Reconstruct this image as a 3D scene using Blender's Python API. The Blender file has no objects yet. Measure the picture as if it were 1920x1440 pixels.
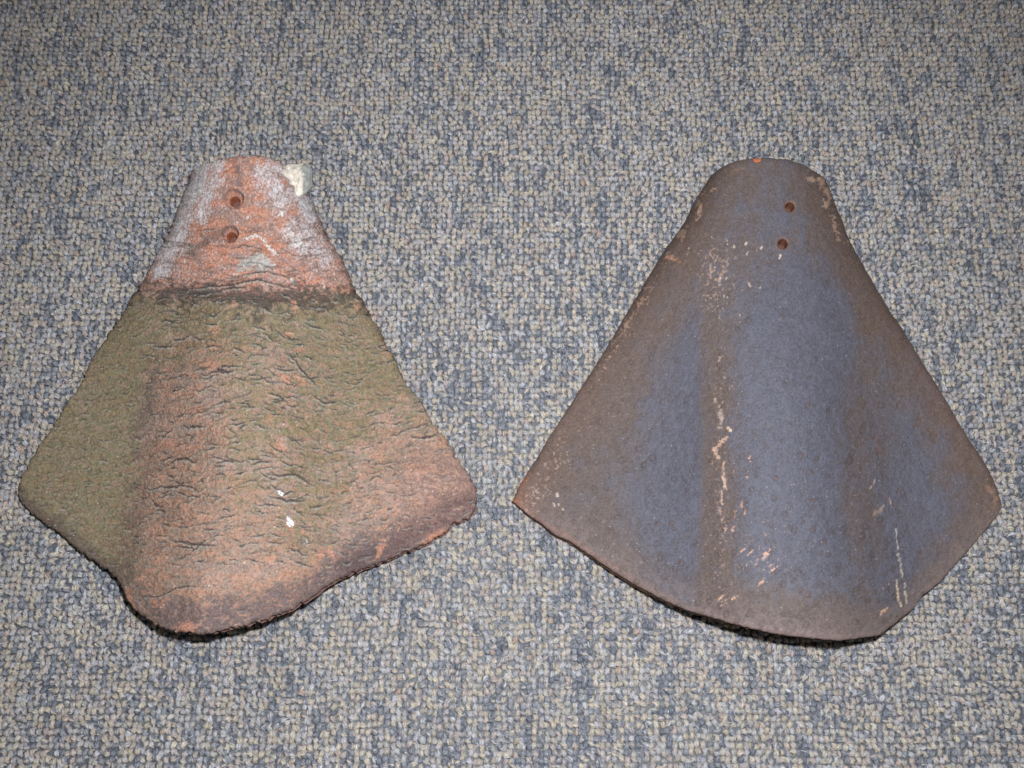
import bpy, math
import numpy as np
from mathutils import Matrix, Vector

# ------------------------------------------------------------------ camera, light, exposure
scene = bpy.context.scene
TILT = math.radians(16.0)            # the photographer stands at the lower side and looks almost straight down
HFOV = math.radians(52.0)
W, H = 1920.0, 1440.0                # pixel grid used for measuring
FPX = (W / 2) / math.tan(HFOV / 2)
DIST = 0.82
CAM = np.array([0.0, -DIST * math.sin(TILT), DIST * math.cos(TILT)])
cd = bpy.data.cameras.new('camera')
cam = bpy.data.objects.new('camera', cd)
scene.collection.objects.link(cam)
cam.location = CAM
cam.rotation_euler = (TILT, 0, 0)
cd.sensor_width = 36.0
cd.lens = 18.0 / math.tan(HFOV / 2)
cd.clip_start = 0.02
cd.clip_end = 50
scene.camera = cam

world = bpy.data.worlds.new('World')
scene.world = world
world.use_nodes = True
bg = world.node_tree.nodes['Background']
bg.inputs['Color'].default_value = (1.0, 0.93, 0.84, 1)     # dim room light
bg.inputs['Strength'].default_value = 0.16

Rc = Matrix.Rotation(TILT, 3, 'X')
def cam_off(right, up, back):
    return Vector(CAM) + Rc @ Vector((right, up, back))

fl = bpy.data.lights.new('camera_flash', 'SPOT')
fl.energy = 46.5
fl.color = (0.97, 0.985, 1.0)
fl.shadow_soft_size = 0.012
fl.spot_size = math.radians(106)
fl.spot_blend = 1.0
flo = bpy.data.objects.new('camera_flash', fl)
scene.collection.objects.link(flo)
flo.location = cam_off(0.045, 0.075, 0.0)
aim = Vector((0.02, -0.09, 0.0))
flo.rotation_euler = (aim - flo.location).to_track_quat('-Z', 'Y').to_euler()

scene.view_settings.view_transform = 'Standard'
scene.view_settings.look = 'None'
scene.view_settings.exposure = 0.0
scene.view_settings.gamma = 1.0
scene.view_settings.use_curve_mapping = False

# ------------------------------------------------------------------ maths helpers
rng = np.random.default_rng(11)
ct, st = math.cos(TILT), math.sin(TILT)

def unproject(px, py, z):
    """World point at height z on the sight line of photo pixel (px, py)."""
    dx = (px - W / 2) / FPX
    dy = -(py - H / 2) / FPX
    dyw = dy * ct + st
    dzw = dy * st - ct
    t = (z - CAM[2]) / dzw
    return np.stack([dx * t, CAM[1] + dyw * t, z + 0 * t], -1)

def lin(c):
    c = np.asarray(c, float) / 255.0
    return np.where(c <= 0.04045, c / 12.92, ((c + 0.055) / 1.055) ** 2.4)

def sstep(a, b, x):
    t = np.clip((x - a) / (b - a), 0, 1)
    return t * t * (3 - 2 * t)

_T = np.random.default_rng(5).random((256, 256))
def vnoise(x, y, seed=0):
    x = x + seed * 37.17; y = y + seed * 91.73
    xi = np.floor(x).astype(int); yi = np.floor(y).astype(int)
    fx = x - xi; fy = y - yi
    fx = fx * fx * (3 - 2 * fx); fy = fy * fy * (3 - 2 * fy)
    a = _T[yi & 255, xi & 255]; b = _T[yi & 255, (xi + 1) & 255]
    c = _T[(yi + 1) & 255, xi & 255]; d = _T[(yi + 1) & 255, (xi + 1) & 255]
    return (a * (1 - fx) + b * fx) * (1 - fy) + (c * (1 - fx) + d * fx) * fy

def fbm(x, y, seed=0, octaves=4, gain=0.5):
    """Fractal noise, about -1 .. 1."""
    s = 0; a = 1.0; n = 0
    for k in range(octaves):
        s = s + a * (vnoise(x, y, seed + k * 3) * 2 - 1)
        n += a; a *= gain; x = x * 2.03 + y * 0.11; y = y * 2.03 - x * 0.05
    return s / n * 1.6

def resample(poly, n, smooth=0):
    p = np.asarray(poly, float)
    d = np.r_[0, np.cumsum(np.hypot(*np.diff(p, axis=0).T))]
    t = np.linspace(0, d[-1], n)
    return np.stack([np.interp(t, d, p[:, 0]), np.interp(t, d, p[:, 1])], -1)

def soften(p, k):
    q = p.copy()
    for _ in range(k):
        q[1:-1] = 0.25 * q[:-2] + 0.5 * q[1:-1] + 0.25 * q[2:]
    return q

def poly_dist(px, py, poly):
    best = np.full(px.shape, 1e9)
    p = np.asarray(poly, float)
    for (x0, y0), (x1, y1) in zip(p[:-1], p[1:]):
        dx, dy = x1 - x0, y1 - y0
        t = np.clip(((px - x0) * dx + (py - y0) * dy) / (dx * dx + dy * dy + 1e-9), 0, 1)
        best = np.minimum(best, np.hypot(px - x0 - t * dx, py - y0 - t * dy))
    return best

def mesh_obj(name, verts, quads, mat, parent=None, cols=None, smooth=True, tris=None):
    me = bpy.data.meshes.new(name)
    v = np.ascontiguousarray(verts, np.float32)
    q = np.ascontiguousarray(quads, np.int32).reshape(-1, 4)
    t = np.zeros((0, 3), np.int32) if tris is None else np.ascontiguousarray(tris, np.int32).reshape(-1, 3)
    me.vertices.add(len(v)); me.vertices.foreach_set('co', v.ravel())
    nl = q.size + t.size
    me.loops.add(nl); me.loops.foreach_set('vertex_index', np.r_[q.ravel(), t.ravel()].astype(np.int32))
    me.polygons.add(len(q) + len(t))
    me.polygons.foreach_set('loop_start', np.r_[np.arange(len(q)) * 4, q.size + np.arange(len(t)) * 3].astype(np.int32))
    me.update(calc_edges=True)
    me.validate()
    me.polygons.foreach_set('use_smooth', np.full(len(me.polygons), smooth, bool))
    if cols is not None:
        at = me.color_attributes.new('pigment', 'FLOAT_COLOR', 'POINT')
        c = np.ones((len(v), 4), np.float32); c[:, :cols.shape[1]] = cols
        at.data.foreach_set('color', c.ravel())
    me.materials.append(mat)
    o = bpy.data.objects.new(name, me)
    scene.collection.objects.link(o)
    if parent is not None:
        o.parent = parent
    return o

# ------------------------------------------------------------------ materials
def clay_material(name, rough, spec, grain, bump):
    m = bpy.data.materials.new(name); m.use_nodes = True
    nt = m.node_tree; b = nt.nodes['Principled BSDF']
    at = nt.nodes.new('ShaderNodeAttribute'); at.attribute_name = 'pigment'
    tc = nt.nodes.new('ShaderNodeTexCoord')
    n1 = nt.nodes.new('ShaderNodeTexNoise'); n1.inputs['Scale'].default_value = 900; n1.inputs['Detail'].default_value = 3
    nt.links.new(tc.outputs['Object'], n1.inputs['Vector'])
    mr = nt.nodes.new('ShaderNodeMapRange')
    mr.inputs['From Min'].default_value = 0.25; mr.inputs['From Max'].default_value = 0.75
    mr.inputs['To Min'].default_value = 1 - grain; mr.inputs['To Max'].default_value = 1 + grain
    nt.links.new(n1.outputs['Fac'], mr.inputs['Value'])
    mx = nt.nodes.new('ShaderNodeVectorMath'); mx.operation = 'SCALE'
    nt.links.new(at.outputs['Color'], mx.inputs[0]); nt.links.new(mr.outputs['Result'], mx.inputs['Scale'])
    nt.links.new(mx.outputs['Vector'], b.inputs['Base Color'])
    b.inputs['Roughness'].default_value = rough
    b.inputs['Specular IOR Level'].default_value = spec
    n2 = nt.nodes.new('ShaderNodeTexNoise'); n2.inputs['Scale'].default_value = 650; n2.inputs['Detail'].default_value = 4
    nt.links.new(tc.outputs['Object'], n2.inputs['Vector'])
    bp = nt.nodes.new('ShaderNodeBump'); bp.inputs['Strength'].default_value = bump; bp.inputs['Distance'].default_value = 0.0006
    nt.links.new(n2.outputs['Fac'], bp.inputs['Height']); nt.links.new(bp.outputs['Normal'], b.inputs['Normal'])
    return m

def yarn_material():
    m = bpy.data.materials.new('carpet_yarn'); m.use_nodes = True
    nt = m.node_tree; b = nt.nodes['Principled BSDF']
    at = nt.nodes.new('ShaderNodeAttribute'); at.attribute_name = 'pigment'
    tc = nt.nodes.new('ShaderNodeTexCoord')
    n1 = nt.nodes.new('ShaderNodeTexNoise'); n1.inputs['Scale'].default_value = 1400; n1.inputs['Detail'].default_value = 2
    nt.links.new(tc.outputs['Object'], n1.inputs['Vector'])
    mr = nt.nodes.new('ShaderNodeMapRange')
    mr.inputs['From Min'].default_value = 0.3; mr.inputs['From Max'].default_value = 0.7
    mr.inputs['To Min'].default_value = 0.72; mr.inputs['To Max'].default_value = 1.25
    nt.links.new(n1.outputs['Fac'], mr.inputs['Value'])
    mx = nt.nodes.new('ShaderNodeVectorMath'); mx.operation = 'SCALE'
    nt.links.new(at.outputs['Color'], mx.inputs[0]); nt.links.new(mr.outputs['Result'], mx.inputs['Scale'])
    nt.links.new(mx.outputs['Vector'], b.inputs['Base Color'])
    b.inputs['Roughness'].default_value = 0.5
    b.inputs['Specular IOR Level'].default_value = 0.45
    bp = nt.nodes.new('ShaderNodeBump'); bp.inputs['Strength'].default_value = 0.5; bp.inputs['Distance'].default_value = 0.0005
    nt.links.new(n1.outputs['Fac'], bp.inputs['Height']); nt.links.new(bp.outputs['Normal'], b.inputs['Normal'])
    return m

GAIN = 0.80      # display value -> real base colour
mat_old = clay_material('weathered_terracotta', 0.85, 0.25, 0.22, 0.5)
mat_blue = clay_material('dark_fired_clay', 0.70, 0.30, 0.20, 0.35)
mat_mortar = clay_material('lime_mortar', 0.9, 0.2, 0.15, 0.6)
mat_yarn = yarn_material()

# ------------------------------------------------------------------ the carpet: loop pile, every loop three plies of yarn
def build_carpet():
    PX_, PY_ = 0.0042, 0.0047
    x0, x1, y0, y1 = -0.60, 0.60, -0.44, 0.54
    nx, ny = int((x1 - x0) / PX_), int((y1 - y0) / PY_)
    gx, gy = np.meshgrid(np.arange(nx), np.arange(ny))
    ix, iy = gx.ravel(), gy.ravel()
    n = len(ix)
    r = np.random.default_rng(21)
    col_shift = r.random(nx) * PY_
    lx = x0 + (ix + 0.5) * PX_ + r.normal(0, 0.00055, n) + 0.0012 * (fbm(ix * 0.09, iy * 0.07, 4, 2))
    ly = y0 + (iy + 0.5) * PY_ + 0.12 * col_shift[ix] + r.normal(0, 0.0006, n) + 0.0012 * (fbm(ix * 0.07, iy * 0.09, 9, 2))
    # colour of the heather yarn: each lengthwise end runs through lighter and darker stretches
    pal = lin([(174, 163, 147), (168, 154, 148), (156, 153, 155), (164, 164, 172), (122, 127, 140), (104, 111, 126), (168, 146, 132), (166, 161, 154)])
    cs = r.random(nx) * 400
    run = 0.40 * vnoise(ix * 0.62 + 7, iy * 0.26 + cs[ix] * 0.02, 2) + 0.60 * vnoise(ix * 1.0 + 3.5, iy * 0.40 + cs[ix], 7)
    big = fbm(ix * 0.13, iy * 0.05, 6, 3)
    dark = run + 0.06 * big + r.normal(0, 0.10, n)
    isd = dark < 0.395
    deep = dark < 0.26
    li = r.choice([0, 1, 2, 3, 6, 7], n, p=[0.30, 0.17, 0.24, 0.14, 0.02, 0.13])
    di = np.where(deep, 5, 4)
    base_i = np.where(isd, di, li)
    colb = 0.6 * r.random(nx)[ix] + 0.9 * vnoise(ix * 0.8, iy * 0.06, 15)
    S, R, K = 3, 4, 5            # plies, rings, sides
    ang = r.normal(0, 0.6, n) + 0.25 * fbm(ix * 0.2, iy * 0.2, 3, 2)
    length = 0.0019 * r.uniform(0.8, 1.2, n)
    hgt = 0.0032 * r.uniform(0.8, 1.15, n)
    tw0 = r.random(n) * 6.28
    twr = r.uniform(1.2, 2.6, n) * np.where(r.random(n) < 0.85, 1, -1)
    lean = r.normal(0, 0.0006, n)
    s = np.linspace(-1, 1, R)
    V = np.empty((n, S, R, K, 3), np.float32)
    C = np.empty((n, S, R, K, 3), np.float32)
    ca, sa = np.cos(ang), np.sin(ang)
    for k in range(S):
        ph = tw0[:, None] + k * 2.094 + twr[:, None] * s[None]
        off = 0.00094
        al = length[:, None] * np.sin(s[None] * 1.45)
        cxl = off * np.cos(ph) * 1.25 + lean[:, None] * (1 - s[None] ** 2)
        zz = -0.0042 + hgt[:, None] * np.cos(s[None] * 1.45) ** 0.75 + off * 0.75 * np.sin(ph)
        rad = 0.00136 * (0.85 + 0.3 * r.random(n))[:, None] * (1 - 0.25 * s[None] ** 2)
        fx = lx[:, None] + cxl * ca[:, None] - al * sa[:, None]
        fy = ly[:, None] + cxl * sa[:, None] + al * ca[:, None]
        # ring frame: across (ca, sa, 0) and the normal in the arch plane
        slope = s[None] * 1.2
        nxv = -np.sin(slope) * sa[:, None] * -1; nyv = np.sin(slope) * ca[:, None]; nzv = np.cos(slope) + 0 * nyv
        nxv = -np.sin(slope) * sa[:, None]
        for q in range(K):
            a = q * 6.2832 / K + 0.4
            c_, s_ = math.cos(a), math.sin(a)
            V[:, k, :, q, 0] = fx + rad * (c_ * ca[:, None] + s_ * nxv)
            V[:, k, :, q, 1] = fy + rad * (c_ * sa[:, None] + s_ * nyv)
            V[:, k, :, q, 2] = zz + rad * s_ * nzv
        swap = r.random(n)
        pi = np.where(swap < 0.30, r.choice([0, 2, 3, 4, 1], n), base_i)
        cc = pal[pi] * (1 + r.normal(0, 0.11, n) + 0.10 * (colb - 0.5))[:, None] * (1 + r.normal(0, 0.018, (n, 3)))
        C[:, k] = cc[:, None, None, :] * (1 + r.normal(0, 0.13, (n, R, K, 1)))
    keep = np.ones(n, bool)
    V = V[keep]; C = C[keep]; n = len(V)
    idx = np.arange(n * S * R * K, dtype=np.int64).reshape(n * S, R, K)
    qa = idx[:, :-1, :]; qb = np.roll(idx, -1, 2)[:, :-1, :]
    qc = np.roll(idx, -1, 2)[:, 1:, :]; qd = idx[:, 1:, :]
    quads = np.stack([qa, qb, qc, qd], -1).reshape(-1, 4)
    verts = V.reshape(-1, 3); cols = C.reshape(-1, 3)
    # stray filaments standing off the loops
    m = 16000
    fx = r.uniform(x0, x1, m); fy = r.uniform(y0, y1, m); fa = r.random(m) * 6.283
    L = r.uniform(0.0015, 0.0045, m); w = r.uniform(0.00010, 0.00020, m)
    bend = r.normal(0, 0.6, m)
    fv = np.empty((m, 4, 2, 3))
    for j, tt in enumerate(np.linspace(-1, 1, 4)):
        aa = fa + bend * tt
        cx = fx + np.cos(aa) * L * tt * 0.5; cy = fy + np.sin(aa) * L * tt * 0.5
        cz = -0.0002 + 0.0008 * (1 - tt * tt) + r.normal(0, 0.0001, m)
        for e, sg in enumerate((-1, 1)):
            fv[:, j, e, 0] = cx - np.sin(aa) * w * sg
            fv[:, j, e, 1] = cy + np.cos(aa) * w * sg
            fv[:, j, e, 2] = cz
    fi = np.arange(m * 8).reshape(m, 4, 2) + len(verts)
    fq = np.stack([fi[:, :-1, 0], fi[:, 1:, 0], fi[:, 1:, 1], fi[:, :-1, 1]], -1).reshape(-1, 4)
    fc = np.repeat(lin((206, 207, 214))[None] * r.uniform(0.6, 1.0, m)[:, None], 8, 0)
    # the pile goes on all round; farther from the tiles each loop is one thick arch
    ox, oy = np.meshgrid(np.arange(-1.05, 1.05, PX_), np.arange(-0.80, 1.05, PY_))
    ox, oy = ox.ravel(), oy.ravel()
    out = (ox < x0) | (ox > x0 + nx * PX_) | (oy < y0) | (oy > y0 + ny * PY_)
    ox, oy = ox[out], oy[out]; k_ = len(ox)
    ax = ox + r.normal(0, 0.0006, k_); ay = oy + r.normal(0, 0.0006, k_); oa = r.normal(0, 0.6, k_)
    ov = np.empty((k_, 3, 4, 3), np.float32)
    for j, tt in enumerate((-1.0, 0.0, 1.0)):
        cx = ax - np.sin(oa) * tt * 0.0023; cy = ay + np.cos(oa) * tt * 0.0023
        cz = -0.0022 - 0.0018 * abs(tt) + r.normal(0, 0.0002, k_)
        ra = 0.0021 * (1 - 0.3 * abs(tt))
        for q in range(4):
            a_ = q * 1.5708 + 0.785
            ov[:, j, q, 0] = cx + ra * math.cos(a_) * np.cos(oa); ov[:, j, q, 1] = cy + ra * math.cos(a_) * np.sin(oa); ov[:, j, q, 2] = cz + ra * math.sin(a_) * 0.9
    oi = np.arange(k_ * 12).reshape(k_, 3, 4) + len(verts) + m * 8
    oq = np.stack([oi[:, :-1], np.roll(oi, -1, 2)[:, :-1], np.roll(oi, -1, 2)[:, 1:], oi[:, 1:]], -1).reshape(-1, 4)
    orun = 0.4 * vnoise(ox / PX_ * 0.62, oy / PY_ * 0.26, 2) + 0.6 * vnoise(ox / PX_ + 0.5, oy / PY_ * 0.4, 7) + r.normal(0, 0.1, k_)
    oc = pal[np.where(orun < 0.26, 5, np.where(orun < 0.395, 4, r.choice([0, 1, 2, 3, 7], k_, p=[0.3, 0.18, 0.24, 0.15, 0.13])))] * (1 + r.normal(0, 0.13, k_))[:, None]
    oc = np.repeat(oc, 12, 0)
    # woven backing that carries the pile and the rest of the floor covering
    B = 1.6
    bz = -0.0046
    bv = np.array([(-B, -B, bz), (B, -B, bz), (B, B, bz), (-B, B, bz)])
    bq = np.array([[0, 1, 2, 3]]) + len(verts) + m * 8 + k_ * 12
    bc = np.repeat(lin((90, 94, 104))[None], 4, 0)
    verts = np.concatenate([verts, fv.reshape(-1, 3), ov.reshape(-1, 3), bv]); quads = np.concatenate([quads, fq, oq, bq])
    g = (cols @ np.array([0.3, 0.5, 0.2]))[:, None]
    cols = g + (cols - g) * 0.72
    go = (oc @ np.array([0.3, 0.5, 0.2]))[:, None]
    oc = go + (oc - go) * 0.72
    cols = np.concatenate([cols, fc, oc, bc]) * GAIN
    o = mesh_obj('carpet', verts, quads, mat_yarn, cols=np.clip(cols, 0, 0.9))
    o['kind'] = 'structure'
    o['label'] = 'mottled grey, tan and slate blue loop pile carpet'
    o['category'] = 'carpet'
    return o

# ------------------------------------------------------------------ tile shells
NU, NV = 640, 700
THICK = 0.011

class Shell:
    """A curved roof tile: outline measured on the photo, real height above the floor over it."""
    def __init__(self, left, right, top, bottom, height, rough_px, seed):
        L = soften(resample(left, NV), 4); Rr = soften(resample(right, NV), 4)
        T = soften(resample(top, NU), 6); B = soften(resample(bottom, NU), 4)
        u = np.linspace(0, 1, NU)[None, :]; v = np.linspace(0, 1, NV)[:, None]
        P = np.empty((NV, NU, 2))
        for a in range(2):
            P[..., a] = ((1 - u) * L[:, None, a] + u * Rr[:, None, a] + (1 - v) * T[None, :, a] + v * B[None, :, a]
                         - ((1 - u) * (1 - v) * T[0, a] + u * (1 - v) * T[-1, a] + (1 - u) * v * B[0, a] + u * v * B[-1, a]))
        # ragged outline
        px, py = P[..., 0], P[..., 1]
        wd = np.abs(Rr[:, 0] - L[:, 0])[:, None]
        eu = np.exp(-u * wd / 9) * -1 + np.exp(-(1 - u) * wd / 9)
        j1 = fbm(px * 0.11, py * 0.11, seed, 4, 0.65) * rough_px
        P[..., 0] += eu * j1
        ev = np.exp(-(1 - v) * 880 / 9) - np.exp(-v * 880 / 9)
        j2 = fbm(px * 0.13, py * 0.09, seed + 20, 4, 0.65) * rough_px
        P[..., 1] += ev * j2
        self.px, self.py = P[..., 0], P[..., 1]
        self.u = np.broadcast_to(u, (NV, NU)); self.v = np.broadcast_to(v, (NV, NU))
        dl = u * wd; dr = (1 - u) * wd
        db = (1 - v) * 880 + 0 * u; dt = v * 880 + 0 * u
        self.dl, self.dr, self.db, self.dt = dl, dr, db, dt
        self.edge = np.minimum(np.minimum(dl, dr), np.minimum(db, dt))
        self.h = height(self.u, self.v)
        self.disp = np.zeros((NV, NU))

    def build(self, name, mat, cols, holes, root, edge_col, lip):
        z = self.h + THICK - 0.001
        base = unproject(self.px, self.py, z)
        du = np.gradient(base, axis=1); dv = np.gradient(base, axis=0)
        nrm = np.cross(dv, du); nrm /= np.linalg.norm(nrm, axis=-1, keepdims=True) + 1e-12
        flip = nrm[..., 2].mean() < 0
        if flip: nrm = -nrm
        self.base, self.nrm = base, nrm
        top = base + nrm * self.disp[..., None]
        # rounded arris along the rim
        e = np.clip(self.edge / lip, 0, 1)
        top[..., 2] -= 0.0030 * (1 - np.sqrt(np.clip(1 - (1 - e) ** 2, 0, 1)))
        self.top = top
        # underside on a coarser net is not needed: same net, every 5th line
        idx = np.arange(NV * NU).reshape(NV, NU)
        a, b, c, d = idx[:-1, :-1], idx[:-1, 1:], idx[1:, 1:], idx[1:, :-1]
        keep = np.ones((NV - 1, NU - 1), bool)
        cx = 0.25 * (self.px[:-1, :-1] + self.px[1:, :-1] + self.px[:-1, 1:] + self.px[1:, 1:])
        cy = 0.25 * (self.py[:-1, :-1] + self.py[1:, :-1] + self.py[:-1, 1:] + self.py[1:, 1:])
        for (hx, hy, ro, ri) in holes:
            keep &= np.hypot(cx - hx, cy - hy) > ri
        q = np.stack([d, c, b, a], -1)[keep]
        ring = np.r_[idx[0, :-1], idx[:-1, -1], idx[-1, :0:-1], idx[:0:-1, 0]]
        # rim face, four levels down, broken surface; then the underside
        rv = []; rc = []
        n = len(ring)
        tv = top.reshape(-1, 3)
        for k in range(1, 5):
            p = tv[ring].copy()
            drop = k / 4.0
            zt = tv[ring][:, 2]
            zb = np.maximum(base.reshape(-1, 3)[ring][:, 2] - THICK, -0.001)
            p[:, 2] = zt + (zb - zt) * drop
            nn = fbm(np.arange(n) * 0.09, np.full(n, k * 0.9), 71, 3, 0.7)
            cen = base.reshape(-1, 3).mean(0)
            inward = cen[None, :2] - p[:, :2]; inward /= np.linalg.norm(inward, axis=1, keepdims=True)
            p[:, :2] += inward * (0.0006 * nn + 0.0007 * k)[:, None] * (0.4 + 0.6 * drop)
            rv.append(p)
            mott = (1 + 0.25 * fbm(np.arange(n) * 0.05, np.full(n, k * 0.7), 77, 3, 0.7))
            rc.append(edge_col[None] * mott[:, None])
        off = NV * NU
        rings = [ring] + [off + k * n + np.arange(n) for k in range(4)]
        rq = []
        for k in range(4):
            A, Bq = rings[k], rings[k + 1]
            rq.append(np.stack([A, np.roll(A, -1), np.roll(Bq, -1), Bq], -1))
        # underside
        ss = 5
        ui = np.unique(np.r_[np.arange(0, NU, ss), NU - 1]); vi = np.unique(np.r_[np.arange(0, NV, ss), NV - 1])
        ub = base[np.ix_(vi, ui)].copy()
        ub -= nrm[np.ix_(vi, ui)] * 0.0
        ub[..., 2] = np.maximum(ub[..., 2] - THICK, -0.001)
        uo = off + 4 * n
        uidx = uo + np.arange(len(vi) * len(ui)).reshape(len(vi), len(ui))
        uq = np.stack([uidx[:-1, :-1], uidx[:-1, 1:], uidx[1:, 1:], uidx[1:, :-1]], -1).reshape(-1, 4)
        verts = np.concatenate([tv] + rv + [ub.reshape(-1, 3)])
        quads = np.concatenate([q.reshape(-1, 4)] + rq + [uq])
        ucol = np.repeat(edge_col[None] * 0.8, len(vi) * len(ui), 0)
        cc = np.concatenate([cols.reshape(-1, 3)] + rc + [ucol])
        verts = verts - np.array(root.location)[None]
        return mesh_obj(name, verts, quads, mat, root, np.clip(cc, 0.004, 0.9))

    def at(self, x, y):
        k = np.argmin((self.px - x) ** 2 + (self.py - y) ** 2)
        return self.top.reshape(-1, 3)[k], self.nrm.reshape(-1, 3)[k]

def nail_hole(sh, hx, hy, ri, depth, root, colour, mat):
    """The bore of a nail hole: a rough cup going into the clay."""
    k = np.argmin((sh.px - hx) ** 2 + (sh.py - hy) ** 2)
    nrm = sh.nrm.reshape(-1, 3)[k]
    m, lv = 40, 7
    verts = []; cols = []
    near = np.hypot(sh.px - hx, sh.py - hy)
    zsel = sh.top[(near > ri) & (near < ri + 2.5)]
    c0 = zsel.mean(0)
    for j in range(lv):
        f = j / (lv - 1)
        rr = (ri + 1.2) * (1 - 0.12 * f) if j < lv - 2 else (ri + 1.2) * (0.88 if j == lv - 2 else 0.0)
        for q in range(m):
            a = q * 2 * math.pi / m
            wob = 1 + 0.05 * math.sin(3 * a + hx) + 0.04 * math.sin(7 * a + j)
            x = hx + math.cos(a) * rr * wob; y = hy + math.sin(a) * rr * wob
            if j == 0:
                i = np.argmin((sh.px - x) ** 2 + (sh.py - y) ** 2)
                p = sh.top.reshape(-1, 3)[i] - nrm * 0.00025
                if q == 0: first = []
                first.append(p)
            else:
                p0 = first[q]
                cen = c0
                sc = rr / (ri + 1.2)
                p = cen + (p0 - cen) * sc - nrm * depth * min(1.0, j / (lv - 2.0)) - nrm * (0.0012 if j == lv - 1 else 0)
                p = p + np.array([0, -0.0016, 0]) * f          # the bore leans
                p = p + 0.0003 * np.array([math.sin(5 * a + j), math.cos(4 * a - j), 0])
            verts.append(p)
            t = 1 + 0.22 * math.sin(3 * a + 2.1 * j) * math.sin(1.7 * j + hx)
            cols.append(colour * t)
    idx = np.arange(lv * m).reshape(lv, m)
    q = np.stack([idx[:-1], idx[1:], np.roll(idx, -1, 1)[1:], np.roll(idx, -1, 1)[:-1]], -1).reshape(-1, 4)
    v = np.array(verts) - np.array(root.location)[None]
    return mesh_obj('nail_hole', v, q, mat, root, np.array(cols))

# cracks: short ragged drag tears, rasterised over the tile in a map of depth and of raised lip
class CrackMap:
    def __init__(self, x0, y0, x1, y1):
        self.x0, self.y0 = x0, y0
        self.ss = 1.0
        self.dep = np.zeros((int(y1 - y0) + 1, int(x1 - x0) + 1)); self.lip = self.dep.copy()
    def line(self, pts, wid, amp):
        p = np.asarray(pts, float)
        pad = 9
        ax, ay = int(p[:, 0].min() - self.x0 - pad), int(p[:, 1].min() - self.y0 - pad)
        bx, by = int(p[:, 0].max() - self.x0 + pad), int(p[:, 1].max() - self.y0 + pad)
        ax, ay = max(ax, 0), max(ay, 0); bx, by = min(bx, self.dep.shape[1] - 1), min(by, self.dep.shape[0] - 1)
        if bx <= ax or by <= ay: return
        gx, gy = np.meshgrid(np.arange(ax, bx) + self.x0, np.arange(ay, by) + self.y0)
        best = np.full(gx.shape, 1e9); sd = np.zeros(gx.shape); ww = np.ones(gx.shape)
        n = len(p) - 1
        for k in range(n):
            (xa, ya), (xb, yb) = p[k], p[k + 1]
            dx, dy = xb - xa, yb - ya
            t = np.clip(((gx - xa) * dx + (gy - ya) * dy) / (dx * dx + dy * dy + 1e-9), 0, 1)
            ex, ey = gx - xa - t * dx, gy - ya - t * dy
            d = np.hypot(ex, ey)
            sel = d < best
            best = np.where(sel, d, best); sd = np.where(sel, ey, sd)
            pos = (k + t) / n
            ww = np.where(sel, 0.35 + 0.65 * np.sin(np.pi * np.clip(pos, 0.02, 0.98)) ** 0.6, ww)
        w = wid * ww
        dep = amp * ww * np.exp(-(best / w) ** 2)
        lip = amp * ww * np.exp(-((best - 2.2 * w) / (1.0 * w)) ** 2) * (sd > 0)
        s = np.s_[ay:by, ax:bx]
        self.dep[s] = np.maximum(self.dep[s], dep); self.lip[s] = np.maximum(self.lip[s], lip)
    def sample(self, px, py):
        x = np.clip(px - self.x0, 0, self.dep.shape[1] - 1.01); y = np.clip(py - self.y0, 0, self.dep.shape[0] - 1.01)
        xi = x.astype(int); yi = y.astype(int); fx = x - xi; fy = y - yi
        def g(m): return (m[yi, xi] * (1 - fx) + m[yi, xi + 1] * fx) * (1 - fy) + (m[yi + 1, xi] * (1 - fx) + m[yi + 1, xi + 1] * fx) * fy
        return g(self.dep), g(self.lip)

def walk(r, x, y, ang, length):
    pts = [(x, y)]
    a = ang + r.normal(0, 0.15)
    d = 0
    while d < length:
        s = r.uniform(2.5, 5.5)
        a = ang + 0.45 * (a - ang) + r.normal(0, 0.34)
        x += math.cos(a) * s; y += math.sin(a) * s; d += s
        pts.append((x, y))
    return pts

def desat(c, k):
    g = (c @ np.array([0.3, 0.55, 0.15]))[..., None]
    return g + (c - g) * k

def mixc(c, target, m):
    return c + (np.asarray(target) - c) * m[..., None]

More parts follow.
